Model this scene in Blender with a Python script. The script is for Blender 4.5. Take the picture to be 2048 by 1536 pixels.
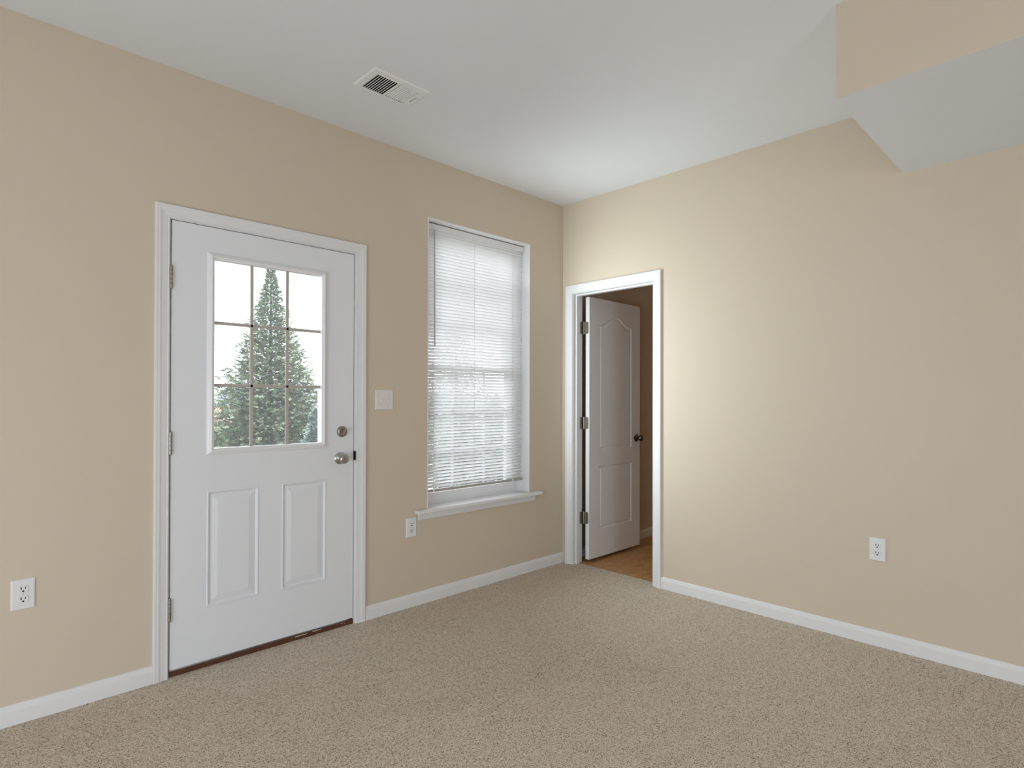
import bpy, bmesh, math, random
from mathutils import Vector, Matrix
PI = math.pi
scene = bpy.context.scene
for o in list(bpy.data.objects):
    bpy.data.objects.remove(o)
C = scene.collection

# ------------------------------------------------------------------ camera
H = 2.743
CX, CY, CZ = -3.414, -2.938, 1.254
yaw, pitch, roll, FPX, SH = 0.77324, 0.00544, 0.0024, 1162.6, 23.3
fw = Vector((math.sin(yaw)*math.cos(pitch), math.cos(yaw)*math.cos(pitch), math.sin(pitch)))
rt = Vector((math.cos(yaw), -math.sin(yaw), 0))
up = rt.cross(fw)
r2 = rt*math.cos(roll) + up*math.sin(roll)
u2 = -rt*math.sin(roll) + up*math.cos(roll)
cam = bpy.data.objects.new('camera', bpy.data.cameras.new('camera'))
C.objects.link(cam)
M = Matrix((( r2.x, u2.x, -fw.x, CX), (r2.y, u2.y, -fw.y, CY), (r2.z, u2.z, -fw.z, CZ), (0, 0, 0, 1)))
cam.matrix_world = M
cam.data.sensor_width = 36.0
cam.data.lens = FPX*36.0/2048
cam.data.shift_y = SH/2048
cam.data.clip_start = 0.02
cam.data.clip_end = 1000
scene.camera = cam

# ------------------------------------------------------------------ exposure, sky, daylight
vs = scene.view_settings
vs.view_transform = 'Standard'
vs.look = 'None'
vs.gamma = 1.0
vs.exposure = 0.06
vs.use_curve_mapping = False
SKY = 8.0
world = bpy.data.worlds.new('overcast_sky')
scene.world = world
world.use_nodes = True
wn = world.node_tree.nodes; wl = world.node_tree.links
wn.clear()
wo = wn.new('ShaderNodeOutputWorld'); wb = wn.new('ShaderNodeBackground')
tcw = wn.new('ShaderNodeTexCoord'); sep = wn.new('ShaderNodeSeparateXYZ'); rmp = wn.new('ShaderNodeValToRGB')
wl.new(tcw.outputs['Generated'], sep.inputs[0]); wl.new(sep.outputs['Z'], rmp.inputs[0])
rmp.color_ramp.elements[0].position = 0.0; rmp.color_ramp.elements[0].color = (0.73, 0.79, 0.88, 1)
rmp.color_ramp.elements[1].position = 0.5; rmp.color_ramp.elements[1].color = (0.87, 0.95, 1.06, 1)
wl.new(rmp.outputs[0], wb.inputs['Color']); wb.inputs['Strength'].default_value = SKY
wl.new(wb.outputs[0], wo.inputs[0])

def area(name, loc, direction, sx, sy, power, color, portal=False):
    l = bpy.data.lights.new(name, 'AREA')
    l.shape = 'RECTANGLE'; l.size = sx; l.size_y = sy; l.energy = power; l.color = color
    if portal: l.cycles.is_portal = True
    o = bpy.data.objects.new(name, l); C.objects.link(o)
    o.location = loc
    o.rotation_euler = Vector(direction).to_track_quat('-Z', 'Y').to_euler()
    return o
# portals guide the sky light through every opening
area('portal_back_window', (-4.3, -6.52, 0.95), (0, 1, 0), 1.7, 1.60, 1, (1, 1, 1), True)
area('portal_side_window', (-5.62, -2.5, 0.62), (1, 0, 0), 3.0, 1.25, 1, (1, 1, 1), True)
area('portal_door_glass', (-2.24, 0.20, 1.46), (0, -1, 0), 0.62, 0.98, 1, (1, 1, 1), True)
area('portal_window', (-0.82, 0.26, 1.47), (0, -1, 0), 1.0, 1.9, 1, (1, 1, 1), True)

# fill lamps added inside the blind, standing in for daylight scattered sideways and upwards
for i, sx_ in enumerate((-1.00, -0.66)):
    l = area('window_fill_lamp_side', (sx_, -0.13, 1.48), (0.62, -0.78, 0.03), 0.14, 1.50, 6.0, (0.88, 1.0, 1.04))
    l.data.spread = math.radians(144)
l = area('window_fill_lamp_up', (-0.82, -0.08, 2.02), (0.10, -0.45, 0.88), 0.80, 0.08, 0.5, (0.95, 1.0, 1.0))
l.data.spread = math.radians(150)
# warm light on in the room beyond the inner doorway
area('warm_lamp_utility', (1.9, -1.9, 2.70), (0, 0, -1), 0.3, 0.3, 4.2, (1.0, 0.62, 0.32))

# ------------------------------------------------------------------ materials
def srgb(r, g, b):
    f = lambda c: (c/255/12.92) if c/255 <= 0.04045 else ((c/255+0.055)/1.055)**2.4
    return (f(r), f(g), f(b), 1)
def mat(name, color, rough=0.5, metal=0.0, spec=0.5):
    m = bpy.data.materials.new(name); m.use_nodes = True
    b = m.node_tree.nodes['Principled BSDF']
    b.inputs['Base Color'].default_value = color
    b.inputs['Roughness'].default_value = rough
    b.inputs['Metallic'].default_value = metal
    b.inputs['Specular IOR Level'].default_value = spec
    return m
def nd(m, t, **kw):
    n = m.node_tree.nodes.new(t)
    for k, v in kw.items(): setattr(n, k, v)
    return n
def lk(m, a, b): m.node_tree.links.new(a, b)
def add_bump(m, scale, strength, dist, detail=2.0, rough=0.5):
    b = m.node_tree.nodes['Principled BSDF']
    g = nd(m, 'ShaderNodeNewGeometry')
    n = nd(m, 'ShaderNodeTexNoise'); n.inputs['Scale'].default_value = scale
    n.inputs['Detail'].default_value = detail; n.inputs['Roughness'].default_value = rough
    lk(m, g.outputs['Position'], n.inputs['Vector'])
    bp = nd(m, 'ShaderNodeBump'); bp.inputs['Strength'].default_value = strength; bp.inputs['Distance'].default_value = dist
    lk(m, n.outputs['Fac'], bp.inputs['Height']); lk(m, bp.outputs[0], b.inputs['Normal'])
    return n
def vary(m, c1, c2, scale, detail=3.0):
    b = m.node_tree.nodes['Principled BSDF']
    g = nd(m, 'ShaderNodeNewGeometry')
    n = nd(m, 'ShaderNodeTexNoise'); n.inputs['Scale'].default_value = scale; n.inputs['Detail'].default_value = detail
    lk(m, g.outputs['Position'], n.inputs['Vector'])
    mx = nd(m, 'ShaderNodeMix', data_type='RGBA')
    mx.inputs['A'].default_value = c1; mx.inputs['B'].default_value = c2
    lk(m, n.outputs['Fac'], mx.inputs['Factor']); lk(m, mx.outputs['Result'], b.inputs['Base Color'])

WALLC = (0.625, 0.535, 0.42, 1)
m_wall = mat('tan_wall_paint', WALLC, 0.62, spec=0.25)
add_bump(m_wall, 260, 0.10, 0.0015)
m_ceil = mat('flat_white_ceiling_paint', (0.755, 0.77, 0.78, 1), 0.9, spec=0.1)
add_bump(m_ceil, 300, 0.12, 0.0015)
m_trim = mat('white_semigloss_trim_paint', (0.755, 0.75, 0.745, 1), 0.5, spec=0.2)
m_door = mat('white_door_paint', (0.765, 0.78, 0.80, 1), 0.38)
add_bump(m_door, 120, 0.03, 0.001)
m_indoor = mat('white_woodgrain_door_paint', (0.78, 0.775, 0.76, 1), 0.5, spec=0.25)
def grain(m):
    b = m.node_tree.nodes['Principled BSDF']
    g = nd(m, 'ShaderNodeNewGeometry'); mp = nd(m, 'ShaderNodeMapping')
    mp.inputs['Scale'].default_value = (220, 220, 9)
    n = nd(m, 'ShaderNodeTexNoise'); n.inputs['Scale'].default_value = 1.0; n.inputs['Detail'].default_value = 3
    lk(m, g.outputs['Position'], mp.inputs['Vector']); lk(m, mp.outputs[0], n.inputs['Vector'])
    bp = nd(m, 'ShaderNodeBump'); bp.inputs['Strength'].default_value = 0.12; bp.inputs['Distance'].default_value = 0.001
    lk(m, n.outputs['Fac'], bp.inputs['Height']); lk(m, bp.outputs[0], b.inputs['Normal'])
grain(m_indoor)
m_vinyl = mat('white_vinyl', (0.82, 0.82, 0.82, 1), 0.3)
m_plastic = mat('white_device_plastic', (0.76, 0.76, 0.75, 1), 0.3)
m_almond = mat('light_ivory_plastic', (0.74, 0.72, 0.67, 1), 0.3)
m_black = mat('black_rubber', (0.012, 0.011, 0.010, 1), 0.7)
m_slot = mat('dark_slot', (0.015, 0.013, 0.012, 1), 0.8)
m_nickel = mat('satin_nickel', (0.46, 0.44, 0.41, 1), 0.28, 1.0)
m_nickel2 = mat('dull_nickel', (0.36, 0.33, 0.28, 1), 0.42, 1.0)
m_bronze = mat('aged_nickel_knob', (0.16, 0.13, 0.11, 1), 0.25, 1.0)
m_duct = mat('dark_duct_metal', (0.05, 0.05, 0.05, 1), 0.6)
m_register = mat('white_enamel_register', (0.78, 0.78, 0.77, 1), 0.4)
m_rail = mat('rail_backlit_shade', (0.42, 0.385, 0.355, 1), 0.4)  # taupe tone is the rail's backlit shade, painted into its colour
m_string = mat('white_cord', (0.8, 0.8, 0.78, 1), 0.8)
m_wand = mat('grey_clear_plastic_wand', (0.42, 0.42, 0.40, 1), 0.2)
m_screw = mat('painted_screw', (0.55, 0.54, 0.51, 1), 0.35)
m_muntin = mat('grille_brownish_shade', (0.47, 0.42, 0.38, 1), 0.4)  # brownish shadow on the door grille, put into the base colour

# glass: clear pane with a faint mirror reflection; added translucent veil imitates daylight haze
m_glass = bpy.data.materials.new('haze_veiled_window_glass'); m_glass.use_nodes = True
m_glass.node_tree.nodes.clear()
go = nd(m_glass, 'ShaderNodeOutputMaterial'); gt = nd(m_glass, 'ShaderNodeBsdfTransparent'); gg = nd(m_glass, 'ShaderNodeBsdfGlossy')
gt.inputs['Color'].default_value = (0.965, 0.965, 0.965, 1); gg.inputs['Roughness'].default_value = 0.02
gf = nd(m_glass, 'ShaderNodeFresnel'); gf.inputs['IOR'].default_value = 1.33
gm = nd(m_glass, 'ShaderNodeMixShader')
gd = nd(m_glass, 'ShaderNodeBsdfTranslucent'); gd.inputs['Color'].default_value = (0.9, 0.88, 0.93, 1)
gv = nd(m_glass, 'ShaderNodeMixShader'); gv.inputs[0].default_value = 0.012
lk(m_glass, gt.outputs[0], gv.inputs[1]); lk(m_glass, gd.outputs[0], gv.inputs[2])
lk(m_glass, gf.outputs[0], gm.inputs[0]); lk(m_glass, gv.outputs[0], gm.inputs[1]); lk(m_glass, gg.outputs[0], gm.inputs[2]); lk(m_glass, gm.outputs[0], go.inputs[0])

# blind slats: thin white vinyl, lets some daylight glow through
m_slat = bpy.data.materials.new('thin_white_vinyl_slat'); m_slat.use_nodes = True
m_slat.node_tree.nodes.clear()
so = nd(m_slat, 'ShaderNodeOutputMaterial'); sd = nd(m_slat, 'ShaderNodeBsdfDiffuse'); st = nd(m_slat, 'ShaderNodeBsdfTranslucent')
sd.inputs['Color'].default_value = (0.86, 0.86, 0.85, 1); st.inputs['Color'].default_value = (0.80, 0.79, 0.76, 1)
sm = nd(m_slat, 'ShaderNodeMixShader'); sm.inputs[0].default_value = 0.24
lk(m_slat, sd.outputs[0], sm.inputs[1]); lk(m_slat, st.outputs[0], sm.inputs[2]); lk(m_slat, sm.outputs[0], so.inputs[0])

# carpet: beige cut pile, flecks of yarn tone and painted tuft shade, brushed in patches
m_carpet = mat('beige_cut_pile_carpet_tuft_shade', (0.5, 0.4, 0.3, 1), 0.95, spec=0.1)
def build_carpet(m):
    b = m.node_tree.nodes['Principled BSDF']
    g = nd(m, 'ShaderNodeNewGeometry')
    v = nd(m, 'ShaderNodeTexVoronoi'); v.inputs['Scale'].default_value = 300
    wv = nd(m, 'ShaderNodeTexNoise'); wv.inputs['Scale'].default_value = 130; wv.inputs['Detail'].default_value = 2
    lk(m, g.outputs['Position'], wv.inputs['Vector'])
    add = nd(m, 'ShaderNodeMix', data_type='VECTOR'); add.inputs['Factor'].default_value = 0.004
    lk(m, g.outputs['Position'], add.inputs['A']); lk(m, wv.outputs['Color'], add.inputs['B'])
    lk(m, add.outputs['Result'], v.inputs['Vector'])
    # yarn colour per tuft, the darkest painting in shade between tufts
    ry = nd(m, 'ShaderNodeValToRGB')
    e = ry.color_ramp.elements
    e[0].position = 0.0; e[0].color = (0.30, 0.22, 0.145, 1)
    e[1].position = 1.0; e[1].color = (0.95, 0.86, 0.74, 1)
    k = e.new(0.22); k.color = (0.67, 0.55, 0.425, 1)
    k = e.new(0.6); k.color = (0.84, 0.715, 0.575, 1)
    sp = nd(m, 'ShaderNodeSeparateColor'); lk(m, v.outputs['Color'], sp.inputs[0]); lk(m, sp.outputs[0], ry.inputs[0])
    lk(m, ry.outputs[0], b.inputs['Base Color'])
    # tuft height, fine fibre, brushed waves and a few creases
    n2 = nd(m, 'ShaderNodeTexNoise'); n2.inputs['Scale'].default_value = 600; n2.inputs['Detail'].default_value = 2
    lk(m, g.outputs['Position'], n2.inputs['Vector'])
    mp = nd(m, 'ShaderNodeMapping'); mp.inputs['Scale'].default_value = (2.2, 4.4, 1); mp.inputs['Rotation'].default_value = (0, 0, 0.6)
    lk(m, g.outputs['Position'], mp.inputs['Vector'])
    n3 = nd(m, 'ShaderNodeTexNoise'); n3.inputs['Scale'].default_value = 1.3; n3.inputs['Detail'].default_value = 5; n3.inputs['Roughness'].default_value = 0.62
    lk(m, mp.outputs[0], n3.inputs['Vector'])
    b1 = nd(m, 'ShaderNodeBump', invert=True); b1.inputs['Strength'].default_value = 0.9; b1.inputs['Distance'].default_value = 0.0042
    b2 = nd(m, 'ShaderNodeBump'); b2.inputs['Strength'].default_value = 0.5; b2.inputs['Distance'].default_value = 0.002
    b3 = nd(m, 'ShaderNodeBump'); b3.inputs['Strength'].default_value = 0.9; b3.inputs['Distance'].default_value = 0.075
    lk(m, v.outputs['Distance'], b1.inputs['Height']); lk(m, n2.outputs['Fac'], b2.inputs['Height']); lk(m, n3.outputs['Fac'], b3.inputs['Height'])
    # trodden creases: thin curved dips in the pile
    n4 = nd(m, 'ShaderNodeTexNoise'); n4.inputs['Scale'].default_value = 1.9; n4.inputs['Detail'].default_value = 2; n4.inputs['Distortion'].default_value = 0.6
    lk(m, mp.outputs[0], n4.inputs['Vector'])
    s4 = nd(m, 'ShaderNodeMath', operation='SUBTRACT'); s4.inputs[1].default_value = 0.5; lk(m, n4.outputs['Fac'], s4.inputs[0])
    a4 = nd(m, 'ShaderNodeMath', operation='ABSOLUTE'); lk(m, s4.outputs[0], a4.inputs[0])
    r4 = nd(m, 'ShaderNodeMapRange'); r4.inputs['From Max'].default_value = 0.006; lk(m, a4.outputs[0], r4.inputs['Value'])
    n5 = nd(m, 'ShaderNodeTexNoise'); n5.inputs['Scale'].default_value = 2.3; lk(m, g.outputs['Position'], n5.inputs['Vector'])
    r5 = nd(m, 'ShaderNodeMapRange'); r5.inputs['From Min'].default_value = 0.50; r5.inputs['From Max'].default_value = 0.60; lk(m, n5.outputs['Fac'], r5.inputs['Value'])
    i5 = nd(m, 'ShaderNodeMath', operation='SUBTRACT'); i5.inputs[0].default_value = 1.0; lk(m, r5.outputs[0], i5.inputs[1])
    mx4 = nd(m, 'ShaderNodeMath', operation='MAXIMUM'); lk(m, r4.outputs[0], mx4.inputs[0]); lk(m, i5.outputs[0], mx4.inputs[1])
    b4 = nd(m, 'ShaderNodeBump'); b4.inputs['Strength'].default_value = 0.8; b4.inputs['Distance'].default_value = 0.006
    lk(m, mx4.outputs[0], b4.inputs['Height']); lk(m, b3.outputs[0], b4.inputs['Normal'])
    lk(m, b4.outputs[0], b2.inputs['Normal']); lk(m, b2.outputs[0], b1.inputs['Normal']); lk(m, b1.outputs[0], b.inputs['Normal'])
build_carpet(m_carpet)

m_tile = mat('warm_brown_vinyl_tile', (0.3, 0.17, 0.08, 1), 0.4)
def build_tile(m):
    b = m.node_tree.nodes['Principled BSDF']
    g = nd(m, 'ShaderNodeNewGeometry')
    mp = nd(m, 'ShaderNodeMapping'); mp.inputs['Rotation'].default_value = (0, 0, 0.785)
    lk(m, g.outputs['Position'], mp.inputs['Vector'])
    br = nd(m, 'ShaderNodeTexBrick'); br.offset = 0.0
    br.inputs['Scale'].default_value = 1.0; br.inputs['Brick Width'].default_value = 0.30; br.inputs['Row Height'].default_value = 0.30
    br.inputs['Mortar Size'].default_value = 0.003
    br.inputs['Color1'].default_value = (0.52, 0.27, 0.10, 1); br.inputs['Color2'].default_value = (0.60, 0.33, 0.135, 1); br.inputs['Mortar'].default_value = (0.32, 0.19, 0.10, 1)
    lk(m, mp.outputs[0], br.inputs['Vector'])
    mp2 = nd(m, 'ShaderNodeMapping'); mp2.inputs['Scale'].default_value = (6, 22, 1); mp2.inputs['Rotation'].default_value = (0, 0, 0.3)
    lk(m, g.outputs['Position'], mp2.inputs['Vector'])
    n = nd(m, 'ShaderNodeTexNoise'); n.inputs['Scale'].default_value = 1.5; n.inputs['Detail'].default_value = 5; n.inputs['Distortion'].default_value = 1.0
    lk(m, mp2.outputs[0], n.inputs['Vector'])
    mx = nd(m, 'ShaderNodeMix', data_type='RGBA', blend_type='MULTIPLY'); mx.inputs['Factor'].default_value = 0.7
    r = nd(m, 'ShaderNodeValToRGB'); r.color_ramp.elements[0].position = 0.35; r.color_ramp.elements[0].color = (0.62, 0.55, 0.5, 1); r.color_ramp.elements[1].position = 0.65
    lk(m, n.outputs['Fac'], r.inputs[0]); lk(m, br.outputs['Color'], mx.inputs['A']); lk(m, r.outputs[0], mx.inputs['B'])
    lk(m, mx.outputs['Result'], b.inputs['Base Color'])
build_tile(m_tile)

m_wood = mat('dark_brown_stained_wood', (0.09, 0.035, 0.015, 1), 0.45)
vary(m_wood, (0.13, 0.05, 0.018, 1), (0.05, 0.016, 0.008, 1), 14, 5)
m_chip = mat('worn_white_paint_flake', (0.6, 0.57, 0.52, 1), 0.5)
m_grass = mat('pale_lawn', (0.28, 0.30, 0.20, 1), 0.9)
vary(m_grass, (0.12, 0.13, 0.09, 1), (0.26, 0.25, 0.22, 1), 1.2, 6)
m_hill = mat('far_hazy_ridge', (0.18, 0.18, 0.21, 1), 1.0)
m_bark = mat('brown_bark', (0.06, 0.04, 0.034, 1), 0.9)
def leafmat(name, cols):
    m = mat(name, cols[0], 0.6, spec=0.3)
    b = m.node_tree.nodes['Principled BSDF']
    g = nd(m, 'ShaderNodeNewGeometry')
    r = nd(m, 'ShaderNodeValToRGB'); r.color_ramp.interpolation = 'LINEAR'
    el = r.color_ramp.elements
    el[0].position = 0; el[0].color = cols[0]; el[1].position = 1; el[1].color = cols[-1]
    for i, c in enumerate(cols[1:-1]):
        k = el.new((i+1)/(len(cols)-1)); k.color = c
    lk(m, g.outputs['Random Per Island'], r.inputs[0]); lk(m, r.outputs[0], b.inputs['Base Color'])
    return m
m_leaf = leafmat('conifer_sprays', [(0.0766, 0.1236, 0.0633, 1), (0.1236, 0.1834, 0.1033, 1), (0.1434, 0.2102, 0.1434, 1), (0.2102, 0.2367, 0.1104, 1), (0.1834, 0.1236, 0.1104, 1)])
m_leafb = leafmat('bluish_conifer_sprays', [(0.09, 0.125, 0.105, 1), (0.15, 0.20, 0.175, 1), (0.21, 0.26, 0.235, 1), (0.27, 0.31, 0.25, 1)])
m_hedge = leafmat('dark_hedge_leaves', [(0.0500, 0.0766, 0.0524, 1), (0.0766, 0.1166, 0.0766, 1), (0.1166, 0.1434, 0.1033, 1)])
m_brick = mat('pale_orange_siding', (0.25, 0.12, 0.07, 1), 0.8)
m_roof = mat('terracotta_roof', (0.28, 0.11, 0.06, 1), 0.8)
m_exterior = mat('pale_exterior_siding', (0.7, 0.68, 0.64, 1), 0.8)

# ------------------------------------------------------------------ mesh helpers
def link(name, bm, m, parent=None, smooth=False, weld=False):
    if weld: bmesh.ops.remove_doubles(bm, verts=bm.verts, dist=1e-6)
    bmesh.ops.recalc_face_normals(bm, faces=bm.faces)
    me = bpy.data.meshes.new(name); bm.to_mesh(me); bm.free()
    for x in (m if isinstance(m, (list, tuple)) else [m]): me.materials.append(x)
    if smooth:
        for p in me.polygons: p.use_smooth = True
        me.set_sharp_from_angle(angle=math.radians(35))
    o = bpy.data.objects.new(name, me); C.objects.link(o)
    if parent:
        o.parent = parent
    return o
def place(o, origin):
    """move a top-level mesh's origin to a point on it"""
    v = Vector(origin); o.data.transform(Matrix.Translation(-v)); o.location = v
    return o
def box(bm, x0, x1, y0, y1, z0, z1, mi=0, bevel=0.0):
    vs_ = [bm.verts.new(p) for p in ((x0,y0,z0),(x1,y0,z0),(x1,y1,z0),(x0,y1,z0),(x0,y0,z1),(x1,y0,z1),(x1,y1,z1),(x0,y1,z1))]
    fs = [bm.faces.new([vs_[i] for i in f]) for f in ((0,1,2,3),(4,5,6,7),(0,1,5,4),(1,2,6,5),(2,3,7,6),(3,0,4,7))]
    for f in fs: f.material_index = mi
    if bevel > 0:
        es = {e for f in fs for e in f.edges}
        r = bmesh.ops.bevel(bm, geom=list(es), offset=bevel, segments=2, affect='EDGES', profile=0.5)
        for f in r['faces']: f.material_index = mi
def ring_strip(bm, rings, closed=True, mi=0):
    R = [[bm.verts.new(p) for p in r] for r in rings]
    for a, b in zip(R[:-1], R[1:]):
        n = len(a)
        for i in range(n if closed else n-1):
            j = (i+1) % n
            f = bm.faces.new((a[i], a[j], b[j], b[i])); f.material_index = mi
    return R
def lathe(bm, prof, origin, axis, seg=24, mi=0, cap=True):
    """prof: (radius, distance along axis)"""
    a = Vector(axis).normalized()
    t = Vector((0, 0, 1)) if abs(a.z) < 0.9 else Vector((1, 0, 0))
    u = a.cross(t).normalized(); w = a.cross(u)
    o = Vector(origin)
    rings = [[o + a*d + u*(r*math.cos(2*PI*i/seg)) + w*(r*math.sin(2*PI*i/seg)) for i in range(seg)] for r, d in prof]
    R = ring_strip(bm, rings, True, mi)
    if cap:
        for r in (R[0], R[-1]):
            f = bm.faces.new(r); f.material_index = mi
def frame_sweep(bm, a0, a1, z0, z1, prof, mp, closed):
    """moulding around an opening a0..a1 x z0..z1; prof (outward, height); open at the bottom unless closed"""
    if closed:
        cor = [(a0, z0, -1, -1), (a0, z1, -1, 1), (a1, z1, 1, 1), (a1, z0, 1, -1)]
    else:
        cor = [(a0, z0, -1, 0), (a0, z1, -1, 1), (a1, z1, 1, 1), (a1, z0, 1, 0)]
    R = [[bm.verts.new(mp(a+sa*o, z+sz*o, h)) for o, h in prof] for a, z, sa, sz in cor]
    n = len(prof)
    rng = range(4) if closed else range(3)
    for i in rng:
        A, B = R[i], R[(i+1) % 4]
        for k in range(n-1): bm.faces.new((A[k], A[k+1], B[k+1], B[k]))
    if not closed:
        bm.faces.new(R[0]); bm.faces.new(R[3])
def label(o, lab, cat=None, kind=None, group=None):
    o['label'] = lab
    if cat: o['category'] = cat
    if kind: o['kind'] = kind
    if group: o['group'] = group
    return o
def empty(name, loc, **kw):
    o = bpy.data.objects.new(name, None); C.objects.link(o); o.location = loc
    o.empty_display_size = 0.1
    label(o, **kw)
    return o
def child(name, bm, m, parent, smooth=False):
    """mesh authored in world coordinates, re-expressed relative to its parent chain"""
    o = link(name, bm, m, None, smooth)
    off = Vector((0, 0, 0)); p = parent
    while p is not None:
        off += p.location; p = p.parent
    o.data.transform(Matrix.Translation(-off))
    o.parent = parent
    return o

# ------------------------------------------------------------------ room shell
XL, YB = -5.6, -6.5            # unseen ends of the room
TA, TB = 0.165, 0.105          # wall thickness
D1 = (-2.707, -1.762, 2.075)   # door opening in the exterior wall
W1 = (-1.278, -0.366, 0.553, 2.380)
bm = bmesh.new()
X1 = 2.6
def wall_a(x0, x1, z0, z1): box(bm, x0, x1, 0, TA, z0, z1)
wall_a(XL, D1[0], 0, H); wall_a(D1[0], D1[1], D1[2], H); wall_a(D1[1], W1[0], 0, H)
wall_a(W1[0], W1[1], 0, W1[2]); wall_a(W1[0], W1[1], W1[3], H); wall_a(W1[1], X1, 0, H)
place(link('wall_exterior', bm, m_wall), (XL, 0, 0))
label(bpy.data.objects['wall_exterior'], 'tan painted wall holding the glazed white door and the window', kind='structure')

D2 = (-0.8130, -0.0900, 2.064)   # y0,y1,top
bm = bmesh.new()
box(bm, 0, TB, YB, D2[0], 0, H); box(bm, 0, TB, D2[0], D2[1], D2[2], H); box(bm, 0, TB, D2[1], 0, 0, H)
o = link('wall_right', bm, m_wall); label(o, 'plain tan painted wall right of the corner with the open inner doorway', kind='structure')
# unseen walls closing the room, with window openings for daylight
bm = bmesh.new()
BX0, BX1, BZ0, BZ1 = -5.1, -3.5, 0.20, 1.70
box(bm, XL, TB, YB-0.1, YB, 0, BZ0); box(bm, XL, TB, YB-0.1, YB, BZ1, H)
box(bm, XL, BX0, YB-0.1, YB, BZ0, BZ1); box(bm, BX1, TB, YB-0.1, YB, BZ0, BZ1)
o = link('wall_back', bm, m_wall); label(o, 'tan wall with a wide window at the back of the room', kind='structure')
bm = bmesh.new()
box(bm, XL-0.1, XL, YB, TA, 0, 0.05); box(bm, XL-0.1, XL, YB, TA, 1.22, H)
box(bm, XL-0.1, XL, YB, -4.0, 0.05, 1.22); box(bm, XL-0.1, XL, -1.05, TA, 0.05, 1.22)
o = link('wall_left', bm, m_wall); label(o, 'tan wall with a small window at the far left of the room', kind='structure')
bm = bmesh.new(); box(bm, XL, 0.065, YB, 0.12, -0.05, 0)
o = link('floor', bm, m_carpet); label(o, 'wall to wall beige cut pile carpet, flecks carrying yarn tone and tuft shade', kind='structure')
bm = bmesh.new(); box(bm, 0.065, X1, -2.6, 0, -0.05, -0.0004)
o = link('floor_utility', bm, m_tile); label(o, 'warm brown vinyl tile floor beyond the inner doorway', kind='structure')
bm = bmesh.new()
HX0, HX1, HY0, HY1 = -2.012, -1.760, -0.615, -0.460
box(bm, XL, HX0, YB, TA, H, H+0.1); box(bm, HX1, X1, YB, TA, H, H+0.1)
box(bm, HX0, HX1, YB, HY0, H, H+0.1); box(bm, HX0, HX1, HY1, TA, H, H+0.1)
o = link('ceiling', bm, m_ceil); label(o, 'flat white ceiling', kind='structure')
# walls of the small room beyond the doorway
bm = bmesh.new(); box(bm, X1, X1+0.1, -2.6, TA, 0, H); box(bm, TB, X1+0.1, -2.7, -2.6, 0, H)
o = link('wall_utility', bm, m_wall); label(o, 'tan walls of the dim room beyond the inner doorway', kind='structure')
# soffit: box dropped from the ceiling along the right wall
bm = bmesh.new()
SX, SY, SZ = -1.0142, -2.2254, 2.3879
box(bm, SX, 0, YB, SY, SZ, H)
bm.faces.ensure_lookup_table()
for f in bm.faces:
    if abs(f.calc_center_median().z - SZ) < 1e-4: f.material_index = 1
o = link('ceiling_soffit', bm, [m_wall, m_ceil]); label(o, 'boxed soffit with tan side and white underside at upper right', kind='structure')

# ------------------------------------------------------------------ baseboards
BBP = [(0.0, 0.0), (0.0125, 0.0), (0.0125, 0.054), (0.0115, 0.058), (0.010, 0.061), (0.0085, 0.066), (0.0065, 0.072), (0.004, 0.0755), (0.0, 0.077)]
def baseboard(name, p0, p1, nrm, lab):
    bm = bmesh.new(); n = Vector(nrm)
    R = [[Vector(p) + n*t + Vector((0, 0, z)) for t, z in BBP] for p in (p0, p1)]
    V = ring_strip(bm, R, True); bm.faces.new(V[0]); bm.faces.new(V[1])
    o = link(name, bm, m_trim); label(o, lab, kind='structure'); return o
baseboard('baseboard_left', (XL, 0, 0), (-2.7545, 0, 0), (0, -1, 0), 'white baseboard left of the glazed door')
baseboard('baseboard_middle', (-1.710, 0, 0), (0, 0, 0), (0, -1, 0), 'white baseboard under the window')
baseboard('baseboard_right', (0, -0.866, 0), (0, YB, 0), (-1, 0, 0), 'white baseboard along the right wall')
baseboard('baseboard_utility', (TB, 0, 0), (X1, 0, 0), (0, -1, 0), 'white baseboard of the dim room seen past the open inner door')

# ------------------------------------------------------------------ casings and jambs
CASP = [(0.0, 0.0), (0.0, 0.0085), (0.003, 0.0105), (0.006, 0.0105), (0.008, 0.009), (0.011, 0.0095), (0.030, 0.0125), (0.036, 0.0150), (0.040, 0.0160), (0.046, 0.0155), (0.049, 0.0165), (0.055, 0.0165), (0.058, 0.0150), (0.058, 0.0)]
def scaled(w): return [(a*w/0.058, h) for a, h in CASP]
bm = bmesh.new()
frame_sweep(bm, -2.696, -1.769, 0, 2.062, scaled(0.058), lambda a, z, h: Vector((a, -h, z)), False)
casing1 = link('trim_1', bm, m_trim); place(casing1, (-2.24, 0, 0)); label(casing1, 'white moulded casing and jamb around the glazed exterior door', kind='structure')
bm = bmesh.new()
box(bm, -2.7065, -2.6915, -0.0005, TA-0.002, 0, 2.075); box(bm, -1.7775, -1.7625, -0.0005, TA-0.002, 0, 2.075); box(bm, -2.6915, -1.7775, -0.0005, TA-0.002, 2.0595, 2.0745)
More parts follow.
